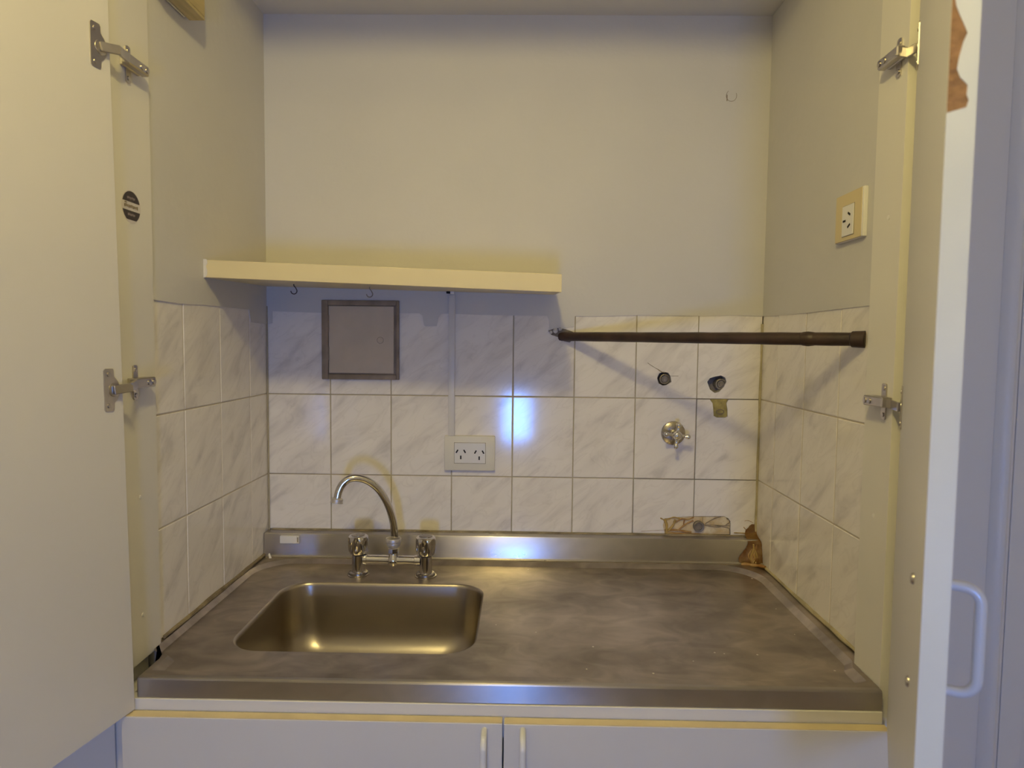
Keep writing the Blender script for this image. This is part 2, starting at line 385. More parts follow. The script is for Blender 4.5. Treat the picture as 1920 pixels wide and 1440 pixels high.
for c in range(8):
    u0, u1 = ucols[c], ucols[c+1]
    for rix, (z0, z1) in enumerate(((Z0, ZT+.008), (Z0-PZ, Z0), (ZB, Z0-PZ))):
        uc, zc = (u0+u1)/2, (z0+z1)/2
        w = (u1-u0)/2-G; h = (z1-z0)/2-G
        if (c, rix) in HOLES:
            raw = [loc2(x, y, 'back', uc, zc) for x, y in HOLES[(c, rix)]]
            hole_c = (sum(p[0] for p in raw)/len(raw), sum(p[1] for p in raw)/len(raw))
            hp = []
            for i in range(len(raw)):
                p, q = raw[i], raw[(i+1) % len(raw)]
                for k in range(4): hp.append((p[0]+(q[0]-p[0])*k/4, p[1]+(q[1]-p[1])*k/4))
            make_tile(wall_back, 'back', u0, u1, z0, z1, hole=hp)
            # mortar bed with the same hole, kept as a frame of four strips behind the tile
            hx0, hx1 = min(p[0] for p in raw)+uc-.004, max(p[0] for p in raw)+uc+.004
            hz0, hz1 = min(p[1] for p in raw)+zc-.004, max(p[1] for p in raw)+zc+.004
            for a in ((u0, hx0, z0, z1), (hx1, u1, z0, z1), (hx0, hx1, z0, hz0), (hx0, hx1, hz1, z1)):
                add_box(grout, a[0], a[1], .0016, .03, a[2], a[3])
        elif (c, rix) == (7, 1):
            npx = [(1366, 749), (1362, 756), (1364, 768), (1364, 781), (1360, 783), (1344, 783), (1338, 780), (1337, 766), (1336, 756), (1331, 749)]
            nl = [loc2(x, y, 'back', uc, zc) for x, y in npx]; nl[0] = (nl[0][0], h); nl[-1] = (nl[-1][0], h)
            make_tile(wall_back, 'back', u0, u1, z0, z1, outline=[(-w, -h), (w, -h), (w, h)]+nl+[(-w, h)])
            add_box(grout, u0, u1, .0045, .03, z0, z1)
        elif rix == 2 and c in (6, 7):
            if c == 6:
                npx = [(1301, 968), (1262, 970), (1246, 972), (1243, 985), (1246, 1003)]
                nl = [loc2(x, y, 'back', uc, zc) for x, y in npx]; nl[0] = (w, nl[0][1]); nl[-1] = (nl[-1][0], -h)
                make_tile(wall_back, 'back', u0, u1, z0, z1, outline=[(-w, h), (w, h)]+nl[:-1]+[nl[-1], (-w, -h)])
            else:
                npx = [(1369, 1003), (1370, 982), (1366, 972), (1358, 968), (1303, 968)]
                nl = [loc2(x, y, 'back', uc, zc) for x, y in npx]; nl[0] = (nl[0][0], -h); nl[-1] = (-w, nl[-1][1])
                make_tile(wall_back, 'back', u0, u1, z0, z1, outline=[(-w, h), (w, h), (w, -h)]+nl)
            add_box(grout, u0, u1, .0045, .03, z0, z1)
        else:
            make_tile(wall_back, 'back', u0, u1, z0, z1)
            add_box(grout, u0, u1, .0013, .03, z0, z1)
obj('grout', grout, 'grout', wall_back)
obj('grout', box(XL, XR, .004, .03, ZC-.05, ZB), 'sealant_dirty', wall_back)
for side, wob, ys, mt in (('left', wall_left, [0, -.1035, -.2555, -.4075, YPL], 'grout_clean'), ('right', wall_right, [0, -.0985, -.2505, -.4025, YPR], 'grout_clean')):
    for a, b_ in zip(ys, ys[1:]):
        for z0, z1 in ((Z0, ZT+.008), (Z0-PZ, Z0), (ZC+.001, Z0-PZ)):
            if side == 'left': make_tile(wob, side, b_, a-.0, z0, z1)
            else: make_tile(wob, side, a, b_, z0, z1)
    bm = B()
    if side == 'left': add_box(bm, XL-.004, XL-.0012, YPL, .0, ZC-.04, ZT+.008)
    else: add_box(bm, XR+.0012, XR+.004, YPR, .0, ZC-.04, ZT+.008)
    obj('grout', bm, mt, wob)
# plaster coats with their ragged, dripping lower edges
def pb(pts): return [on(x, y, 'Y', 0) for x, y in pts]
edge = [(503, 608), (511, 606), (511, 584), (540, 585), (603, 587), (650, 587), (700, 587), (786, 588), (792, 592), (795, 609), (798, 612), (819, 612), (822, 596), (828, 589), (845, 588), (900, 590), (960, 591), (1026, 592), (1030, 600), (1030, 616), (1040, 624), (1052, 616), (1066, 614), (1076, 612), (1078, 593), (1110, 594), (1195, 591), (1310, 592), (1380, 591), (1430, 593)]
pts = [on(x, y+random.uniform(-.6, .6), 'Y', 0) for x, y in edge]; pts[0].x = XL; pts[-1].x = XR
poly = pts + [Vector((XR, 0, ZCEIL)), Vector((XL, 0, ZCEIL))]
bm = B(); prism(bm, [Vector((p.x, -.0018, p.z)) for p in poly], (0, .0318, 0)); obj('plaster', bm, 'plaster', wall_back)
edge = [(288, 562), (343, 570), (380, 571.5), (413, 575), (466, 581), (469, 604), (500, 608)]
pts = [on(x, y, 'X', XL) for x, y in edge]; pts[0].y = YPL; pts[-1].y = 0
poly = pts + [Vector((XL, 0, ZCEIL)), Vector((XL, YPL, ZCEIL))]
bm = B(); prism(bm, [Vector((XL+.0018, p.y, p.z)) for p in poly], (-.006, 0, 0)); obj('plaster', bm, 'plaster', wall_left)
edge = [(1430, 593), (1470, 591), (1520, 586), (1560, 581), (1632, 573)]
pts = [on(x, y, 'X', XR) for x, y in edge]; pts[0].y = 0; pts[-1].y = YPR
poly = pts + [Vector((XR, YPR, ZCEIL)), Vector((XR, 0, ZCEIL))]
bm = B(); prism(bm, [Vector((XR-.0018, p.y, p.z)) for p in poly], (.006, 0, 0)); obj('plaster', bm, 'plaster', wall_right)
# yellowed silicone in the rear right corner and along the worktop
bm = B(); tube(bm, [(XR-.002, -.002, ZC+.03+.0465*k+0) for k in range(13)], [.0030+.0008*math.sin(k*1.7) for k in range(13)], 8); obj('sealant_bead', bm, 'sealant_yellow', wall_right, True)
bm = B(); tube(bm, [(XR-.002, -.02-.04*k, ZC+.003+random.uniform(-.001, .001)) for k in range(14)], [.0036+random.uniform(-.0010, .0012) for k in range(14)], 8); obj('sealant_bead', bm, 'sealant_yellow', wall_right, True)
bm = B(); tube(bm, [(XL+.002, -.02-.04*k, ZC+.003+random.uniform(-.001, .001)) for k in range(13)], [.0045+random.uniform(-.0012, .0012) for k in range(13)], 8); obj('sealant_bead', bm, 'sealant_dirty', wall_left, True)
bm = B(); tube(bm, [(XL+.002, -.002, ZC+.02+.06*k) for k in range(11)], .0022, 8); obj('sealant_bead', bm, 'grout', wall_left, True)
# filled screw holes and nicks in the plaster
for (x, y, r, mt) in ((1371, 180, .0125, 'plaster'), (1203, 178, .0095, 'plaster')):
    p = on(x, y, 'Y', 0); bm = B()
    ring = [(p.x+r*(.8+.25*random.random())*math.cos(a*.6283), -.0022, p.z+r*(1+.25*random.random())*math.sin(a*.6283)) for a in range(10)]
    prism(bm, ring, (0, .003, 0)); obj('filler_patch', bm, mt, wall_back)
p = on(1371, 180, 'Y', 0); bm = B(); tube(bm, [(p.x+.0125*math.cos(t*.35+2.2), -.0022, p.z+.0135*math.sin(t*.35+2.2)) for t in range(14)], .0005, 6); obj('filler_crack', bm, 'crack', wall_back)
p = on(1363, 183, 'Y', 0); obj('filler_crack', box(p.x-.0012, p.x+.0005, -.0024, 0, p.z-.009, p.z+.006), 'crack', wall_back)

# ================================================================== tall cupboard (side panels, doors, hinges)
cup = thing('tall_cupboard', 'tall white melamine cupboard framing the kitchenette with both upper doors swung open', 'cupboard', ((PXL+PXR)/2, YF, 0))
pl = obj('side_panel', box(-.1713, PXL, -.624, YPL-.0003, ZC-.004, ZCEIL, .0006, 1), 'melamine', cup)
obj('side_panel', box(-.1713, -.150, -.622, YPL-.0003, 0, .858, .0006, 1), 'melamine', cup)
pr = obj('side_panel', box(PXR, 1.0653, -.6265, YPR-.0003, .0, ZCEIL, .0006, 1), 'melamine', cup)
obj('edge_band', box(PXR-.0004, 1.0655, -.6275, -.6266, 0, ZCEIL), 'panel_edge', pr)
for (x, y) in ((263, 932), (268, 1152)):
    p = on(x, y, 'X', PXL); bm = B(); lathe(bm, [(.0035, 0), (.0035, .0006), (.0025, .001)], p, (1, 0, 0), 12); obj('hole_cap', bm, 'bright_plastic', pl)
for (x, y) in ((1666, 408), (1638, 967)):
    p = on(x, y, 'X', PXR); bm = B(); lathe(bm, [(.0038, 0), (.0038, .0006), (.0025, .001)], p, (-1, 0, 0), 12); obj('hole_cap', bm, 'bright_plastic', pr)
DB = ZO-.4503; DT = 2.21; WD = .575; TD = .018
def door(P, d, n, lean=0.):
    """P inner hinge corner, d along the leaf, n inner normal"""
    bm = B(); P = Vector(P); q = [P, P+d*WD, P+d*WD-n*TD, P-n*TD]
    prism(bm, [(v.x, v.y, DB) for v in q], (lean*(DT-DB), 0, DT-DB))
    return obj('door', bm, 'melamine_door', cup)
dl = Vector((-.187, -.982, 0)).normalized(); nl_ = Vector((-dl.y, dl.x, 0))
a = math.radians(62.3); dr = Vector((-math.cos(a), -math.sin(a), 0)); nr = Vector((dr.y, -dr.x, 0))
PL = Vector((-.127, -.643, 0)); PR = Vector((1.052, -.640, 0))
LEAN = -.0135
door_l = door(PL, dl, nl_, LEAN); door_r = door(PR, dr, nr)
# torn edge band on the free edge of the right door
EP = PR+dr*WD                                  # inner free corner
def onedge(x, y): return onplane(x, y, EP, dr)
def edgeuv(x, y):
    p = onedge(x, y); return (p-EP).dot(-nr), p.z
tear = [edgeuv(*q) for q in ((1771, 213), (1790, 208), (1811, 203), (1816, 188), (1812, 178), (1814, 160), (1800, 146), (1794, 130), (1798, 108), (1806, 80), (1814, 62), (1808, 48), (1800, 30), (1793, 12), (1790, -10), (1786, -30))]
def ept(u, z, k): v = EP-nr*u+dr*k; return Vector((v.x, v.y, z))
outl = [(0, DB), (TD, DB), (TD, DT), (0, DT), (0, tear[-1][1])]+[(max(.0006, min(TD-.0006, u)), z) for u, z in tear[::-1]]+[(0, tear[0][1])]
bm = B(); prism(bm, [ept(u, z, .0002) for u, z in outl], dr*.001); obj('edge_band', bm, 'edge_band', door_r)
outc = [(0.0002, tear[0][1]), (TD*.93, tear[0][1]+.004), (TD*.93, tear[-1][1]), (.0002, tear[-1][1])]
bm = B(); prism(bm, [ept(u, z, .0) for u, z in outc], dr*.0005); o = obj('chipboard_core', bm, 'chipboard', door_r); o['label'] = 'bare brown chipboard where the edge band is torn off'
def bow_handle(name, P, up, out, parent, span=.096, proj=.033, r=.0048, material='handle_white'):
    """P lower foot on the face"""
    k = .014; pts = [P, P+out*(proj-k)]
    for i in range(1, 7): t = math.radians(15*i); pts.append(P+out*(proj-k+k*math.sin(t))+up*(k-k*math.cos(t)))
    T = P+up*span
    for i in range(0, 6): t = math.radians(90-15*i); pts.append(T+out*(proj-k+k*math.sin(t))-up*(k-k*math.cos(t)))
    pts += [T+out*(proj-k), T]
    bm = B(); tube(bm, pts, r, 14)
    return obj(name, bm, material, parent, True)
b1 = onplane(1712, 1070, PR, nr); b2 = onplane(1705, 1297, PR, nr)
foot = (b1+b2)/2; zc_ = foot.z; foot.z = zc_-.048
bow_handle('handle', foot-nr*TD, Vector((0, 0, 1)), -nr, door_r)
for s in (-.048, .048):
    q = Vector((foot.x, foot.y, zc_+s)); bm = B(); lathe(bm, [(.0052, 0), (.0052, .001), (.0042, .0024), (.0015, .003)], q, nr, 14); obj('screw_head', bm, 'nickel', door_r, True)
sl = (foot-PR).dot(dr); fl = PL+dl*sl; fl.x += LEAN*(zc_-DB); fl.z = zc_-.048
bow_handle('handle', fl-nl_*TD, Vector((0, 0, 1)), -nl_, door_l)
for s in (-.048, .048):
    q = Vector((fl.x, fl.y, zc_+s)); bm = B(); lathe(bm, [(.0052, 0), (.0052, .001), (.0042, .0024), (.0015, .003)], q, nl_, 14); obj('screw_head', bm, 'nickel', door_l, True)
def hinge(dobj, panel, P, d, n, z, sx, xp, ym, dz=0.):
    """cup plate on the leaf, mounting plate on the side panel, bent arm between"""
    up = Vector((0, 0, 1))
    C = P+d*.0255; C = Vector((C.x, C.y, z)); fr = frame(C, d, up, n)
    bm = B(); pts = []
    for (u, v) in ((-.006, .032), (.008, .032), (.0105, .029), (.0105, -.029), (.008, -.032), (-.006, -.032), (-.008, -.029), (-.008, -.020)): pts.append((u, v))
    for i in range(9): t = math.radians(-62+124*i/8); pts.append((-.008-.0105*math.cos(t), .0175*math.sin(t)))
    pts += [(-.008, .020), (-.008, .029)]
    t_ = B(); prism(t_, [(u, v, .0) for u, v in pts], (0, 0, .0016)); merge(bm, t_, fr)
    obj('hinge_cup', bm, 'nickel', dobj, False)
    bm = B(); lathe(bm, [(.0105, 0), (.0105, .0019), (.0100, .0021)], C-d*.008+n*.0002, n, 24); obj('hinge_cup_recess', bm, 'nickel', dobj, True)
    for v in (-.0235, .0235):
        bm = B(); lathe(bm, [(.0035, 0), (.0035, .001), (.0015, .0012)], C+d*.002+up*v+n*.0016, n, 12); obj('screw_head', bm, 'nickel', dobj, True)
    # mounting plate: cross wings + raised body
    e = Vector((sx, 0, 0)); fm = frame(Vector((xp, ym, z+dz)), Vector((0, 1, 0)), up, e)
    bm = B(); w = []
    for (u, v) in ((-.006, .0265), (-.003, .0285), (.003, .0285), (.006, .0265), (.0065, .010), (.0065, -.010), (.006, -.0265), (.003, -.0285), (-.003, -.0285), (-.006, -.0265), (-.0065, -.010), (-.0065, .010)): w.append((u, v))
    t_ = B(); prism(t_, [(u, v, 0) for u, v in w], (0, 0, .0022)); merge(bm, t_, fm)
    fbox(bm, fm, -.021, .026, -.008, .008, 0, .006, .0012, 1)
    obj('mounting_plate', bm, 'nickel', panel)
    bm = B()
    fbox(bm, fm, -.026, .030, -.0080, .0080, .0062, .0190, .0018, 1)
    obj('hinge_body', bm, 'nickel', dobj); bm = B()
    K = [Vector((xp, ym-.022, z+dz))+e*.0165, P-d*.004+n*.013, C-d*.006+n*.0045]
    K[1].z = z+dz*.45
    for A0, A1 in zip(K, K[1:]):
        dv = (A1-A0); ln = dv.length; ex = dv.normalized(); ez = ex.cross(up).normalized(); ey = ez.cross(ex)
        fbox(bm, frame(A0, ex, ey, ez), -.0015, ln+.0015, -.0068, .0068, -.0022, .0022, .0008, 1)
    obj('hinge_arm', bm, 'nickel', dobj)
    for u in (.010, .024):
        bm = B(); lathe(bm, [(.0045, 0), (.0045, .0012), (.003, .0016)], Vector((xp, ym+u, z+dz))+e*.0190, e, 14); obj('hinge_screw', bm, 'nickel', dobj, True)
    for v in (-.021, .021):
        bm = B(); lathe(bm, [(.0036, 0), (.0036, .0012), (.0012, .0015)], Vector((xp, ym, z+dz+v))+e*.0022, e, 12); obj('screw_head', bm, 'nickel', panel, True)
for z, dz in ((ZO+.557, .009), (ZO+.056, .006)): hinge(door_l, pl, PL+Vector((LEAN*(z-DB), 0, 0)), dl, nl_, z, 1, PXL, -.578, dz)
zr1 = (on(1722, 40, 'Y', -.668).z+on(1722, 126, 'Y', -.668).z)/2; zr2 = (on(1686, 725, 'Y', -.668).z+on(1684, 804, 'Y', -.668).z)/2
for z, dz in ((zr1, .008), (zr2, .004)): hinge(door_r, pr, PR, dr, nr, z, -1, PXR, -.604, dz)

# ================================================================== base cabinet
base = thing('base_cabinet', 'white base cabinet with two hinged doors under the steel worktop', 'cabinet', ((PXL+PXR)/2, -.62, 0))
XB0, XB1 = -.127, 1.0445
YD = -.660
obj('side_panel', box(XB0, XB0+.016, -.62, -.05, .10, .866), 'base_door', base)
obj('side_panel', box(XB1-.016, XB1, -.62, -.05, .10, .866), 'base_door', base)
obj('bottom_panel', box(XB0+.016, XB1-.016, -.62, -.05, .10, .116), 'base_door', base)
obj('plinth', box(XB0, XB1, -.58, -.565, 0, .10), 'base_door', base)
obj('top_rail', box(XB0-.024, XB1+.001, -.640, -.6205, .815, .8675, .0008, 1), 'base_door', base)
zt1 = on(600, 1350, 'Y', YD).z; zt2 = on(1300, 1364, 'Y', YD).z
XM = on(943, 1400, 'Y', YD).x
for (x0, x1, zt, hx) in ((-.1385, XM-.0012, zt1, 906), (XM+.0012, 1.0475, zt2, 980)):
    dd = obj('door', box(x0, x1, YD, YD+.0175, .115, zt-.0009, .0006, 1), 'base_door', base)
    o = obj('top_edge', box(x0+.001, x1-.001, YD+.0006, YD+.0172, zt-.0009, zt), 'cream_edge', dd); o['label'] = 'cream yellowed top edge of the door'
    tp = on(hx, 1388, 'Y', YD-.03)
    bow_handle('handle', Vector((tp.x, YD, tp.z-.098)), Vector((0, 0, 1)), Vector((0, -1, 0)), dd)

# ================================================================== steel worktop with sink
top = thing('sink_worktop', 'stainless steel worktop with one pressed sink bowl and low rear upstand', 'worktop', ((XL+XR)/2, -.3, ZC-.03))
def clampx(pts, l, r):
    out = []
    for x, y in pts:
        t = min(1, max(0, (-.535-y)/.03)); t = t*t*(3-2*t)
        xl, xr = min(max(x, l), r), x
        x = x+(xl-x)*t
        out.append((x, y))
    return out
def lp(pts, z): return [(x, y, z) for x, y in pts]
n_, m_ = 14, 44
ZD = ZC-.0085
L0 = clampx(rrect(XL+.001, XR-.001, -.6275, -.030, .0004, n_, m_), -.125, 1.045)
L1 = clampx(rrect(XL+.006, 1.047, -.613, -.047, [.10, .10, .03, .03], n_, m_), -.116, 1.036)
L1b = clampx(rrect(XL+.008, 1.044, -.611, -.050, [.098, .098, .03, .03], n_, m_), -.114, 1.034)
L2 = clampx(rrect(XL+.015, 1.034, -.602, -.062, [.090, .090, .026, .026], n_, m_), -.104, 1.022)
L3 = clampx(rrect(XL+.021, 1.027, -.597, -.071, [.085, .085, .025, .025], n_, m_), -.101, 1.019)
BX = (-.044, .401, -.523, -.184)
Lb = rrect(*BX, [.062, .062, .062, .062], n_, m_)
bm = B(); bridge(bm, [lp(L0, ZC), lp(L1, ZC), lp(L2, ZD), lp(Lb, ZD)])
obj('worktop', bm, 'steel_top', top, True, ang=7)
loops = [lp(Lb, ZD)]
for ins, z, r in ((.0012, -.0006, .062), (.0035, -.003, .061), (.005, -.008, .060), (.010, -.085, .060), (.013, -.110, .060), (.020, -.132, .062), (.033, -.148, .062), (.052, -.158, .06), (.075, -.162, .055), (.11, -.164, .04)):
    loops.append(lp(rrect(BX[0]+ins, BX[1]-ins, BX[2]+ins, BX[3]-ins, r, n_, m_), ZD+z))
cxb, cyb = (BX[0]+BX[1])/2, (BX[2]+BX[3])/2
N_ = len(Lb)
def ringpts(r, z):
    out = []
    for (x, y) in Lb:
        t = math.atan2((y-cyb)/.17, (x-cxb)/.222); out.append((cxb+r*math.cos(t), cyb+r*math.sin(t), z))
    return out
loops.append(ringpts(.040, ZD-.1655)); loops.append(ringpts(.036, ZD-.168))
bm = B(); bridge(bm, loops, True); obj('bowl', bm, 'steel_bowl', top, True)
bm = B(); lathe(bm, [(.034, 0), (.034, .002), (.028, .003), (.010, .0015)], (cxb, cyb, ZD-.1675), (0, 0, 1), 24); obj('drain', bm, 'chrome_dull', top, True)
# front lip
pf = [(-.627, ZC), (-.6345, ZC), (-.6365, ZC-.001), (-.6375, ZC-.003), (-.6375, ZC-.031), (-.636, ZC-.0325), (-.622, ZC-.0325), (-.622, ZC-.030), (-.634, ZC-.030), (-.634, ZC-.002), (-.628, ZC-.002)]
bm = B(); prism(bm, [(-.1255, y, z) for y, z in pf], (1.0505+.1205-.001, 0, 0)); obj('front_lip', bm, 'steel_edge', top, True, ang=18)
# upstand with a small cove
pf = [(-.046, ZC+.0002), (-.041, ZC+.001), (-.038, ZC+.004), (-.0365, ZC+.010), (-.0335, ZC+.0555), (-.0325, ZC+.0572), (-.031, ZC+.058), (-.002, ZC+.058), (-.002, ZC)]
bm = B(); prism(bm, [(XL+.0015, y, z) for y, z in pf], (XR-XL-.003, 0, 0)); obj('upstand', bm, 'steel_edge', top, True, ang=30)
bm = B(); tube(bm, [(XL+.01+.0605*k, -.0035, ZC+.0585) for k in range(21)], [.0032+random.uniform(-.0008, .0012) for k in range(21)], 8); obj('sealant_bead', bm, 'sealant_dirty', top, True)
bm = B(); tube(bm, [(XL+.01+.0605*k, -.0455, ZC+.0002) for k in range(21)], .0012, 6); obj('sealant_bead', bm, 'sealant_dirty', top, True)

# ================================================================== mixer tap
tap = thing('mixer_tap', 'chrome two-knob mixer tap with curved swivel spout behind the sink bowl', 'tap', (.18, -.132, ZD))
TA, TB = Vector((.101, -.131, ZD)), Vector((.259, -.134, ZD))
for T in (TA, TB):
    bm = B(); lathe(bm, [(.0255, 0), (.0255, .002), (.022, .0028), (.0215, .0068), (.0195, .0085), (.015, .009)], T, (0, 0, 1), 32); obj('flange', bm, 'chrome_dull', tap, True)
    bm = B(); lathe(bm, [(.0150, .008), (.0146, .020), (.0150, .047), (.0135, .048)], T, (0, 0, 1), 28); obj('column', bm, 'chrome', tap, True)
    bm = B(); lathe(bm, [(.0135, .047), (.0135, .0505)], T, (0, 0, 1), 24); obj('seal_ring', bm, 'dark', tap, True)
    kb = B(); lathe(kb, [(.0150, .0500), (.0195, .0512, .0), (.0215, .055, .04), (.0232, .062, .17), (.0236, .071, .23), (.0236, .080, .22), (.0232, .086, .10), (.0222, .0905, .02), (.0195, .093), (.0165, .0936)], T, (0, 0, 1), 60, 6); k_ = obj('knob', kb, 'chrome', tap, True)
    bm = B(); lathe(bm, [(.0158, .0930), (.0158, .0945), (.0140, .0955), (.004, .0962)], T, (0, 0, 1), 28); obj('knob_cap', bm, 'chrome_dull', k_, True)
hb = .036
bm = B(); tube(bm, [TA+Vector((.012, 0, hb)), TA+Vector((.020, 0, hb)), TA+Vector((.021, 0, hb)), TB+Vector((-.026, 0, hb)), TB+Vector((-.025, 0, hb)), TB+Vector((-.012, 0, hb))], [.0128, .0128, .0112, .0112, .0126, .0126], 22); obj('cross_bar', bm, 'chrome', tap, True)
TC = Vector((.1835, -.1325, ZD+hb))
bm = B(); lathe(bm, [(.0135, -.010), (.0150, -.004), (.0150, .004), (.0115, .010), (.0105, .017)], TC, (0, 0, 1), 28); obj('riser', bm, 'chrome', tap, True)
bm = B(); lathe(bm, [(.0120, .016), (.0130, .018), (.0130, .028), (.0120, .030)], TC, (0, 0, 1), 6); obj('hex_nut', bm, 'chrome', tap)
bm = B(); lathe(bm, [(.0110, .030), (.0150, .034), (.0158, .039), (.0150, .0415), (.0175, .043), (.0182, .050), (.0172, .052), (.0150, .0515), (.0125, .047)], TC, (0, 0, 1), 32); obj('collar', bm, 'limescale', tap, True)
sp = [(740, 1006, 0), (739.5, 996, .002), (736, 972, .006), (727, 945, .013), (712, 920, .021), (694, 904, .030), (674, 896.5, .038), (656, 897.5, .044), (643, 907, .048), (635.5, 921, .051), (632.5, 935, .053)]
path = []
for x, y, f_ in sp: path.append(on(x, y, 'Y', -.1325-f_))
path = smooth_path(path, 6)
bm = B(); tube(bm, path, .0086, 18); spo = obj('spout', bm, 'chrome', tap, True)
e_ = path[-1]; ax = (path[-1]-path[-3]).normalized()
bm = B(); lathe(bm, [(.0095, -.002), (.0128, 0), (.0132, .003), (.0128, .007), (.0142, .008), (.0142, .0095), (.009, .0095)], e_, ax, 28); obj('aerator', bm, 'limescale', spo, True)

# ================================================================== shelf and hooks
sh = thing('wall_shelf', 'thick cream-yellow painted shelf board fixed across the rear corner', 'shelf', (.2, -.15, ZO+.25))
c8 = [(-.1585, -.327, .2568), (.5543, -.327, .2340), (.5543, -.0019, .2528), (-.1570, -.0019, .2668), (-.1585, -.327, .2914), (.5540, -.327, .2695), (.5540, -.0019, .2870), (-.1570, -.0019, .2990)]
bm = B(); v = [bm.verts.new((x, y, z+ZO)) for x, y, z in c8]
for f4 in ((0, 1, 2, 3), (7, 6, 5, 4), (0, 4, 5, 1), (1, 5, 6, 2), (2, 6, 7, 3), (3, 7, 4, 0)): bm.faces.new([v[i] for i in f4])
bmesh.ops.bevel(bm, geom=list(bm.edges), offset=.0007, segments=1, affect='EDGES'); obj('board', bm, 'shelf_paint', sh)
bm = B(); prism(bm, [(-.1580, -.3276, ZO+z) for z in (.2555, .2600, .2750, .2850, .2930)]+[(x, -.3276, ZO+z) for x, z in ((-.1500, .2925), (-.1490, .2850), (-.1520, .2790), (-.1495, .2700), (-.1500, .2620), (-.1530, .2575))], (0, .002, 0)); o = obj('filler_smear', bm, 'shelf_chip', sh); o['label'] = 'dried white filler at the shelf end'
for i, (x, y) in enumerate(((551, 536), (693, 541))):
    Yh = -.16
    s = on(x, y, 'Y', Yh); zb = ZO+.262-.025*(s.x+.159)
    zb = ZO + .2568+(.2340-.2568)*(s.x+.1585)/.713 + (.16/.325)*.0 + .0068
    P = Vector((s.x, Yh, zb)); r = .0068
    pts = [P+Vector((0, 0, .001)), P-Vector((0, 0, .004)), P-Vector((-.003, 0, .007))]
    cz = P-Vector((0, 0, .0155))
    for k in range(0, 12): t = math.radians(40-20*k); pts.append(cz+Vector((r*math.cos(t), 0, r*math.sin(t))))
    h = tag(obj('cup_hook', tube(B(), smooth_path(pts, 2), .0011, 8), 'rusty_pipe' if i == 0 else 'pipe_old', None, True), ('small dark rusty cup hook screwed under the cream shelf' if i == 0 else 'small pale metal cup hook above the wall hatch under the shelf'), 'hook', 'hooks under the shelf')
    rebase(h, P)
# ================================================================== wall hatch
hx0, hx1, hz0, hz1 = -.0195, .1731, ZO+.0385, ZO+.2342
ht = thing('wall_hatch', 'small square metal wall hatch with grimy frame below the shelf', 'hatch', ((hx0+hx1)/2, -.002, hz0))
p0 = on(617, 573, 'Y', 0); p1 = on(743, 702, 'Y', 0)
ix0, iz1, ix1, iz0 = p0.x, p0.z, p1.x, p1.z
YH = -.0075
for nm, a in (('frame_stile', (hx0, ix0-.001, hz0, hz1)), ('frame_stile', (ix1+.001, hx1, hz0, hz1)), ('frame_rail', (ix0-.001, ix1+.001, iz1+.001, hz1)), ('frame_rail', (ix0-.001, ix1+.001, hz0, iz0-.001))):
    obj(nm, box(a[0], a[1], YH, -.0002, a[2], a[3], .0016, 2), 'hatch_frame', ht, True)
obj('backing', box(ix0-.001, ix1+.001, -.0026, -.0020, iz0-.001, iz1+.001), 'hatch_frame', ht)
hd = obj('hatch_door', box(ix0+.0004, ix1-.005, -.0062, -.0028, iz0+.0022, iz1-.0008, .0008, 1), 'hatch_door', ht)
lk = on(713, 638, 'Y', -.006); bm = B(); lathe(bm, [(.0075, 0), (.0075, .0006), (.0058, .0012), (.0052, .0008), (.001, .0008)], (lk.x, -.0062, lk.z), (0, -1, 0), 24); obj('lock_plug', bm, 'hatch_door', hd, True)
bm = B(); lathe(bm, [(.0085, 0), (.0085, .0003)], (lk.x, -.0062, lk.z), (0, -1, 0), 24); obj('lock_ring', bm, 'hatch_frame', hd, True)
for (ya, yb) in ((591, 622), (650, 676)):
    q0 = on(617, ya, 'Y', 0); q1 = on(617, yb, 'Y', 0)
    bm = B(); tube(bm, [(ix0+.0002, YH+.0008, q1.z), (ix0+.0002, YH+.0008, q0.z)], .0016, 8); obj('hinge_pin', bm, 'hatch_frame', ht, True)
# ================================================================== cable channel and sockets
a0 = on(840.5, 552, 'Y', 0); a1 = on(853, 816, 'Y', 0); xa = on(841.5, 700, 'Y', 0).x; xb = on(853.5, 700, 'Y', 0).x
ZSO = ZO-.0989
ch = thing('cable_channel', 'slim white plastic cable channel running from shelf down to double socket', 'cable channel', ((xa+xb)/2, 0, ZSO))
obj('channel_base', box(xa+.0008, xb-.0008, -.006, -.0002, ZSO, a0.z, .0005, 1), 'grey_white_plastic', ch)
obj('channel_cover', box(xa, xb, -.0105, -.0058, ZSO, a0.z-.003, .0012, 2), 'grey_white_plastic', ch, True)
tp = on(846, 548, 'Y', -.02)
bm = B(); add_box(bm, (xa+xb)/2-.004, (xa+xb)/2+.006, -.016, -.002, a0.z, a0.z+.012, .0015); obj('end_clip', bm, 'bright_plastic', ch)
obj('cable_end', box((xa+xb)/2-.013, (xa+xb)/2-.004, -.020, -.010, a0.z+.001, a0.z+.007, .001), 'dark', ch)
def slots(parent, C, ex, ez, out, s=1., rot=0):
    """earthed outlet face: two slanted blades and one straight"""
    for (u, v, an, ln) in ((-.0079, .0042, -30, .0075), (.0079, .0042, 30, .0075), (0, -.0085, 0, .0075)):
        c, sn = math.cos(rot), math.sin(rot); uu, vv = (u*c-v*sn)*s, (u*sn+v*c)*s
        an_ = math.radians(an)+rot; ax_ = ez*math.cos(an_)-ex*math.sin(an_)
        q = C+ex*uu+ez*vv; bm = B(); bx_ = ax_.cross(out)
        fbox(bm, frame(q, bx_, out, ax_), -.0014*s, .0014*s, -.001, .0004, -ln/2*s, ln/2*s); obj('slot', bm, 'dark', parent)  # solid boxes: the shade inside the pin openings is put into their black colour
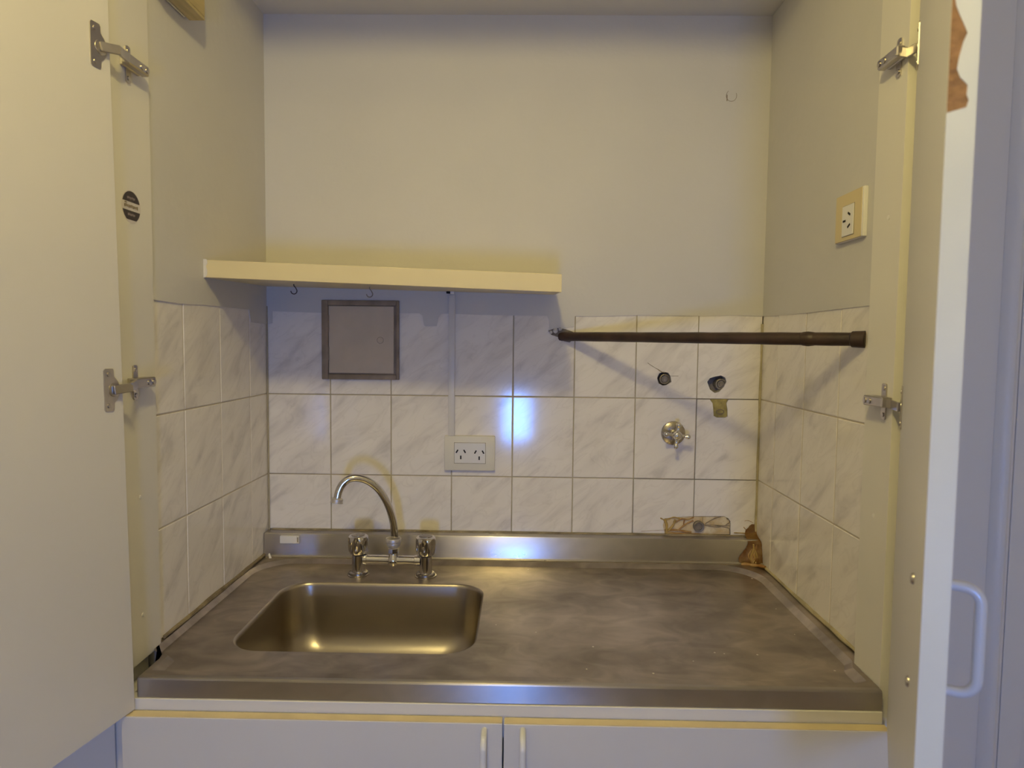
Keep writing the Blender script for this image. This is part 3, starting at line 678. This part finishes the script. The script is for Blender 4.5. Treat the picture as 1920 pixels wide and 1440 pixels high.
sx0, sx1, sz0, sz1 = .2867, .4131, ZO-.1862, ZO-.0989
so = thing('double_socket', 'cream double power socket plate on the rear tiles above the worktop', 'socket', ((sx0+sx1)/2, -.001, sz0))
obj('plate', box(sx0, sx1, -.0095, -.0004, sz0, sz1, .0022, 2), 'white_plastic', so, True)
q0 = on(852, 830, 'Y', -.01); q1 = on(910, 869, 'Y', -.01)
obj('insert_gap', box(q0.x-.0007, q1.x+.0007, -.0098, -.009, q1.z-.0007, q0.z+.0007), 'crack', so)
obj('insert', box(q0.x, q1.x, -.0112, -.0092, q1.z, q0.z, .0008, 1), 'white_plastic', so)
for (x, y) in ((864, 850), (898.5, 851.5)):
    C = on(x, y, 'Y', -.0112); slots(so, C, Vector((1, 0, 0)), Vector((0, 0, 1)), Vector((0, -1, 0)), 1.2)
XS = XR-.0105; ya, yb = on(1617, 410, 'X', XS).y, on(1566.5, 415, 'X', XS).y; za, zb = on(1564, 459, 'X', XS).z, on(1568, 371, 'X', XS).z
rs = thing('single_socket', 'yellowed single power socket with white insert on the side wall', 'socket', (XR, (ya+yb)/2, za))
obj('back_box', box(XR-.0085, XR-.0016, ya, yb, za, zb, .001, 1), 'bright_plastic', rs)
obj('plate', box(XR-.0105, XR-.0083, ya+.0045, yb-.0005, za+.0008, zb-.0008, .0008, 1), 'yellowed_plastic', rs, True)
obj('plate_border', box(XR-.0103, XR-.0083, ya+.0002, ya+.0042, za+.0008, zb-.0008, .0008, 1), 'bright_plastic', rs, True)
qc = on(1589.5, 413, 'X', XR-.0115)
obj('insert_gap', box(XR-.0108, XR-.0100, qc.y-.0215, qc.y+.0215, qc.z-.0277, qc.z+.0277), 'crack', rs)
obj('insert', box(XR-.0122, XR-.0102, qc.y-.0208, qc.y+.0208, qc.z-.027, qc.z+.027, .0008, 1), 'bright_plastic', rs)
slots(rs, Vector((XR-.0122, qc.y, qc.z)), Vector((0, -1, 0)), Vector((0, 0, 1)), Vector((-1, 0, 0)), 1.35, math.radians(-90))
# ================================================================== old drain pipe across the corner
P0 = Vector((.5735, .004, ZO+.1505)); P1 = Vector((XR+.002, -.4915, ZO+.1455)); dv = P1-P0
pp = thing('iron_pipe', 'dark rusty iron pipe crossing the corner from rear wall to side wall', 'pipe', P0)
npt = 24
bm = B(); tube(bm, [P0+dv*(k/npt) for k in range(npt+1)], [.0110+.0012*k/npt+.0002*math.sin(k*2.1) for k in range(npt+1)], 18); obj('tube', bm, 'rusty_pipe', pp, True)
cpx = on(1478, 636, 'Y', -.33); tk = (cpx.x-P0.x)/dv.x
bm = B(); tube(bm, [P0+dv*(tk+k*.006) for k in (-3, -2.2, -1, 0, 1, 2.2, 3)], [.0115, .0128, .0134, .0138, .0132, .0126, .0115], 18); obj('coupling', bm, 'rusty_pipe', pp, True)
bm = B(); tube(bm, [P0+dv*k for k in (.965, .968, .985, .999)], [.0120, .0142, .0146, .0150], 20); obj('end_collar', bm, 'rusty_pipe', pp, True)
bm = B()
ring = [(1028, 620), (1036, 617), (1048, 615), (1060, 617), (1074, 622), (1079, 634), (1068, 642), (1058, 640), (1046, 632), (1034, 628)]
prism(bm, [on(x, y, 'Y', -.0021) for x, y in ring], (0, .004, 0)); obj('wall_hole', bm, 'old_mortar', pp)
for (x, y, s) in ((1041, 620, .006), (1050, 617, .0045), (1033, 623, .004)):
    bm = B(); q = on(x, y, 'Y', -.006); bmesh.ops.create_icosphere(bm, subdivisions=2, radius=s)
    for v_ in bm.verts: v_.co = v_.co*(1+random.uniform(-.25, .25))+q
    obj('plaster_lump', bm, 'plaster', pp, True)
# ================================================================== valve with cross handle, cut pipe stubs
vc = on(1262, 812, 'Y', 0)
va = thing('cross_handle_valve', 'chrome stop valve with four-armed cross handle on tarnished round rosette', 'valve', (vc.x, -.001, vc.z))
bm = B(); lathe(bm, [(.0300, 0), (.0300, .0015), (.0285, .005), (.021, .0085), (.014, .0095)], (vc.x, -.0004, vc.z), (0, -1, 0), 40); obj('rosette', bm, 'chrome_dull', va, True)
bm = B(); lathe(bm, [(.0115, .008), (.0115, .020), (.0085, .022), (.0085, .040)], (vc.x, 0, vc.z), (0, -1, 0), 20); obj('stem', bm, 'chrome_dull', va, True)
HC_ = Vector((vc.x, -.046, vc.z))
bm = B(); lathe(bm, [(.0095, -.008), (.0110, -.003), (.0110, .004), (.0090, .007)], HC_, (0, -1, 0), 24); obj('hub', bm, 'chrome', va, True)
bm = B(); lathe(bm, [(.0078, .0065), (.0078, .008), (.006, .0092)], HC_, (0, -1, 0), 6); obj('hub_cap', bm, 'chrome', va, True)
for k in range(4):
    t = math.radians(-6+90*k); dv_ = Vector((math.cos(t), 0, math.sin(t)))
    bm = B(); tube(bm, [HC_+dv_*q for q in (.007, .013, .018, .021, .0235, .0265, .0295, .0318, .0328)], [.0048, .0040, .0037, .0044, .0056, .0062, .0054, .0034, .0008], 14); obj('arm', bm, 'chrome', va, True)
def stub(x, y, label, r, mat1, dep, sq):
    c = on(x, y, 'Y', .012); c.y = 0
    s = thing('pipe_stub', label, 'pipe stub', (c.x, .0, c.z), 'capped pipe ends in the tiles')
    bm = B(); lathe(bm, [(r, -.029), (r, dep), (r*.86, dep+.0008), (r*.8, dep), (r*.62, dep-.002), (r*.6, dep)], c, (0, -1, 0), 22); obj('collar', bm, 'pipe_old', s, True)
    bm = B(); lathe(bm, [(r*.62, -.02), (r*.62, dep-.001)], c, (0, -1, 0), 20); obj('bore', bm, 'old_mortar', s, True)
    bm = B(); fbox(bm, frame(c, Vector((.85, 0, .53)), Vector((0, -1, 0)), Vector((-.53, 0, .85))), -r*.36, r*.36, -.01, dep+.003, -r*.36, r*.36, .0006, 1); obj('square_plug', bm, mat1, s)
stub(1245, 710.5, 'grey capped pipe end in a small broken hole above the cross valve', .0125, 'pipe_old', -.004, 1)
stub(1350, 720, 'capped pipe end with pale square plug in the larger dark tile hole', .0135, 'brass_old', -.003, 1)
obj('hole_lining', box(.80, 1.0, .0285, .0299, ZO-.0, ZO+.10), 'old_mortar', wall_back)
# foam-filled notch
bm = B(); pts = [(1365, 748.5), (1361.5, 756), (1363.5, 768), (1363.5, 780.5), (1360, 782.5), (1344, 782.5), (1338.5, 779.5), (1337.5, 766), (1336.5, 756), (1332, 748.5)]
prism(bm, [on(x, y, 'Y', 0)+Vector((0, .0008, 0)) for x, y in pts], (0, .0036, 0)); o = obj('foam_plug', bm, 'foam', wall_back); o['label'] = 'yellow foam filling a notch cut in the tile'
q = on(1350, 772, 'Y', 0); bm = B(); tube(bm, [(q.x+.0095*math.cos(t*.4488), -.0005, q.z+.0055*math.sin(t*.4488)) for t in range(15)], .0012, 6); obj('foam_ridge', bm, 'crack', wall_back, True)
# broken tile patch above the upstand
bm = B(); pts = [(1244, 1002), (1243.5, 985), (1247, 972.5), (1262, 970.5), (1302, 969), (1358, 969), (1365.5, 973), (1369, 982), (1368, 1002)]
prism(bm, [on(x, y, 'Y', 0)+Vector((0, .0012, 0)) for x, y in pts], (0, .0032, 0)); o = obj('filler_patch', bm, 'filler', wall_back); o['label'] = 'yellowed filler where the tiles are broken away'
def strand(pts, r, mt, parent=wall_back, name='resin_strand', off=.0):
    bm = B(); P = smooth_path([on(x, y, 'Y', -.0005-off) for x, y in pts], 4); tube(bm, P, [r*(.7+.5*abs(math.sin(i*1.3))) for i in range(len(P))], 8); obj(name, bm, mt, parent, True)
for pts, r, mt in (([(1246, 973), (1250, 985), (1249, 1003)], .0035, 'amber_light'), ([(1238, 971), (1248, 975), (1262, 970), (1275, 972)], .0016, 'amber_light'),
                   ([(1252, 996), (1262, 985), (1266, 974)], .0028, 'amber_light'), ([(1266, 980), (1278, 973), (1290, 974), (1301, 970)], .0018, 'amber'), ([(1270, 996), (1284, 984), (1300, 976)], .0020, 'amber'), ([(1284, 972), (1282, 984), (1290, 980)], .0016, 'amber'),
                   ([(1246, 994), (1268, 994), (1296, 998)], .0024, 'amber'), ([(1255, 1000), (1285, 1001), (1325, 1003)], .0026, 'amber'),
                   ([(1318, 969), (1320, 984), (1345, 988), (1352, 987)], .0006, 'crack'), ([(1322, 982), (1340, 972), (1352, 969)], .0007, 'crack'), ([(1322, 984), (1350, 985), (1369, 986)], .0006, 'crack'), ([(1362, 972), (1369, 978), (1361, 984)], .0008, 'crack'),
                   ([(1340, 985), (1358, 988), (1368, 992), (1369, 1002)], .0007, 'crack'), ([(1396, 977), (1403, 976), (1412, 980)], .0005, 'amber'), ([(1394, 988), (1402, 996), (1414, 1001)], .0009, 'amber'), ([(1376, 999), (1398, 1000), (1418, 1003)], .0014, 'amber_light'), ([(1202, 996), (1220, 995), (1245, 994)], .0004, 'amber'),
                   ([(1214, 680), (1224, 687), (1238, 695)], .0005, 'crack'), ([(1258, 705), (1272, 705)], .0004, 'crack'), ([(1233, 692), (1240, 697), (1247, 699)], .0009, 'crack')):
    strand(pts, r, mt)
bs = on(1310, 987, 'Y', -.004)
s = thing('pipe_stub', 'small dark corroded pipe end standing in yellow filler above the upstand', 'pipe stub', (bs.x, -.004, bs.z), 'capped pipe ends in the tiles')
bm = B(); lathe(bm, [(.0135, -.007), (.0135, .005), (.0115, .007), (.0095, .0065), (.0085, .001)], (bs.x, -.001, bs.z), (0, -1, 0), 22); obj('collar', bm, 'pipe_old', s, True)
bm = B(); lathe(bm, [(.0088, 0), (.0088, .0035)], (bs.x, -.001, bs.z), (0, -1, 0), 20); obj('bore', bm, 'old_mortar', s, True)
# amber resin lump in the corner on the upstand
res = thing('resin_lump', 'hardened amber brown resin smeared in the corner over the upstand end', 'resin', (XR-.02, -.03, ZC))
bm = B(); nu, nv = 14, 22; grid = []
for j in range(nv):
    z = ZC+.001+.088*j/(nv-1); t = j/(nv-1)
    half = .036*(1-t)**.7+.009; row = []
    yb_ = -.047 if z < ZC+.004 else (-.036-.009*((z-ZC)/.058-1)*-1*0 if z < ZC+.057 else -.0005)
    h_ = z-ZC; yb_ = -.0385+.004*(h_/.055) if h_ < .055 else (-.0345+.0335*min(1, (h_-.055)/.010))
    for i in range(nu):
        s_ = i/(nu-1); x = XR-.001-half*1.15*(1-s_)*(1+.10*math.sin(j*.45))
        rim = math.sin(math.pi*min(1, s_*1.0))*.5+.5*s_
        y = yb_-.0006-(.004+.006*random.random()*(1-t))*max(0, (s_))*(1-t*.6)-(.010*s_**3)*(1-t)
        row.append(bm.verts.new((x+random.uniform(-.001, .001) if i < nu-1 else XR-.0008, y, z)))
    grid.append(row)
for j in range(nv-1):
    for i in range(nu-1): bm.faces.new((grid[j][i], grid[j][i+1], grid[j+1][i+1], grid[j+1][i]))
bmesh.ops.solidify(bm, geom=list(bm.faces), thickness=-.0012)
obj('resin_smear', bm, 'amber', res, True)
for k in range(9):
    x0 = XR-.006-.010*random.random()-.004*k*.6; bm = B()
    pts = [Vector((x0+.004*math.sin(k+q), -.046-.002*random.random()+ .0016*q, ZC+.004+.009*q*(1-.05*k))) for q in range(6)]
    tube(bm, smooth_path(pts, 3), .0014+.0006*random.random(), 8); obj('resin_strand', bm, 'amber' if k % 3 else 'amber_light', res, True)
bm = B(); tube(bm, smooth_path([(XR-.050, -.047, ZC+.0015), (XR-.036, -.052, ZC+.003), (XR-.022, -.058, ZC+.003), (XR-.010, -.066, ZC+.004), (XR-.004, -.080, ZC+.006)], 5), [.003+.0016*math.sin(i*.5)**2 for i in range(21)], 10); obj('resin_bead', bm, 'amber', res, True)
# ================================================================== small things
bx0 = on(527, 1003, 'Y', -.032); bx1 = on(562, 1018, 'Y', -.034)
ct = thing('plastic_catch', 'small white plastic block stuck to the steel upstand near the left corner', 'catch', (bx0.x, -.034, bx1.z))
obj('block', box(bx0.x, bx1.x-.005, -.0415, -.033, bx1.z, bx0.z, .001, 1), 'bright_plastic', ct)
obj('end_tab', box(bx1.x-.005, bx1.x, -.0405, -.033, bx1.z, bx0.z, .0006, 1), 'white_plastic', ct)
obj('end_slot', box(bx1.x-.0042, bx1.x-.0018, -.0409, -.0403, bx1.z+.004, bx0.z-.003), 'crack', ct)
ps = on(507, 1042, 'Y', -.050); bm = B()
prism(bm, [(ps.x-.005, -.049, ZC+.010), (ps.x-.002, -.049, ZC+.012), (ps.x+.006, -.056, ZC+.0015), (ps.x-.001, -.056, ZC+.0010)], (.0, -.0012, .0004)); tag(rebase(obj('paper_scrap', bm, 'paper', None), (ps.x, -.054, ZC)), 'tiny torn white scrap lying in the left rear corner of worktop', 'scrap')
bm = B()
for (x, y, sz) in ((1112, 1213, .0022), (1005, 1186, .0016), (990, 1068, .0026), (1225, 1263, .0020), (1068, 1276, .0018), (1340, 1224, .0020), (1358, 1226, .0016), (1420, 1228, .0018), (1455, 1142, .0014), (1565, 1258, .0020), (1410, 1085, .0022), (930, 1172, .0013), (1300, 1240, .0014), (1490, 1190, .0012), (1100, 1255, .0014)):
    p = on(x, y, 'Z', ZD); a_ = random.random()*6.28
    prism(bm, [(p.x+sz*math.cos(a_+k*1.57+.3*random.random()), p.y+sz*.8*math.sin(a_+k*1.57), ZD+.0001) for k in range(4)], (0, 0, .0007))
cr = tag(obj('crumbs', bm, 'paper', None), 'scattered pale paint crumbs lying on the steel worktop', 'crumbs'); cr['kind'] = 'stuff'
# round sticker on the left side panel
sc = on(246, 388, 'X', PXL+.0003); SR = .0262
st = thing('round_sticker', 'round black and white sticker on the white left side panel', 'sticker', (PXL, sc.y, sc.z-SR))
def disc(r, x, z0=None, z1=None):
    pts = []
    for i in range(72):
        t = 2*math.pi*i/72; y, z = r*math.cos(t), r*math.sin(t)
        pts.append((y, z))
    if z0 is not None:
        pts = [(y, z) for y, z in pts if z0-1e-6 <= z <= z1+1e-6]
        ex = []
        for zz in (z0, z1):
            if abs(zz) < r: w_ = math.sqrt(r*r-zz*zz); ex += [(w_, zz), (-w_, zz)]
        pts += ex; cy = sum(p[0] for p in pts)/len(pts); cz = sum(p[1] for p in pts)/len(pts)
        pts.sort(key=lambda p: math.atan2(p[1]-cz, p[0]-cy))
    return [(x, sc.y+y, sc.z+z) for y, z in pts]
bm = B(); prism(bm, disc(SR, PXL+.0001), (.0003, 0, 0)); obj('backing', bm, 'sticker_white', st)
bm = B(); prism(bm, disc(SR*.94, PXL+.0003, SR*.28, SR*.94), (.0003, 0, 0)); obj('dark_segment', bm, 'sticker_dark', st)
bm = B(); prism(bm, disc(SR*.94, PXL+.0003, -SR*.80, -SR*.24), (.0003, 0, 0)); obj('dark_segment', bm, 'sticker_dark', st)
def bars(z, h, y0, y1, n, mt):
    bm = B()
    for k in range(n):
        a_ = y0+(y1-y0)*k/n; add_box(bm, PXL+.0005, PXL+.0008, sc.y+a_, sc.y+a_+(y1-y0)/n*.72, sc.z+z-h*(.5+.25*(k % 3 == 0)), sc.z+z+h*(.5+.2*(k % 4 == 1)))
    obj('lettering', bm, mt, st)
bars(SR*.52, .0030, -.011, .011, 8, 'sticker_grey'); bars(-SR*.48, .0030, -.010, .010, 8, 'sticker_grey')
bars(SR*.02, .0038, -.019, .019, 10, 'crack'); bars(SR*.20, .0016, -.018, -.011, 3, 'crack')
# wooden box fixture high on the left wall
fa = on(347, 39, 'X', XL); Yb = fa.y; bw = on(385, 38, 'Y', Yb)
fx = thing('wooden_light_box', 'old yellowed wooden light box with metal trim high on the left wall', 'light box', (XL, Yb, fa.z))
bm = B(); add_box(bm, XL+.004, bw.x, -.512, Yb, fa.z+.006, fa.z+.085, .002); obj('casing', bm, 'wood_old', fx)
bm = B(); add_box(bm, XL+.0085, bw.x-.0005, -.511, Yb-.0005, fa.z, fa.z+.0058, .001); obj('bottom_board', bm, 'wood_old', fx)
bm = B(); tube(bm, [(XL+.0050, -.511, fa.z+.002), (XL+.0050, Yb-.014, fa.z+.002)], .0026, 10); obj('metal_trim', bm, 'nickel', fx, True)
# ceiling lamp that lights the kitchenette (above the frame)
lm = thing('ceiling_lamp_offscreen', 'small round glass ceiling lamp glowing warm white', 'lamp', (LAMP.x, LAMP.y, HC))
bm = B(); lathe(bm, [(.055, 0), (.055, .012), (.035, .022)], (LAMP.x, LAMP.y, HC), (0, 0, -1), 28); obj('lamp_base', bm, 'handle_white', lm, True)
bm = B(); bmesh.ops.create_uvsphere(bm, u_segments=24, v_segments=14, radius=LAMP_R); bmesh.ops.translate(bm, verts=bm.verts, vec=LAMP); obj('lamp_globe_offscreen', bm, 'lamp_glow', lm, True)
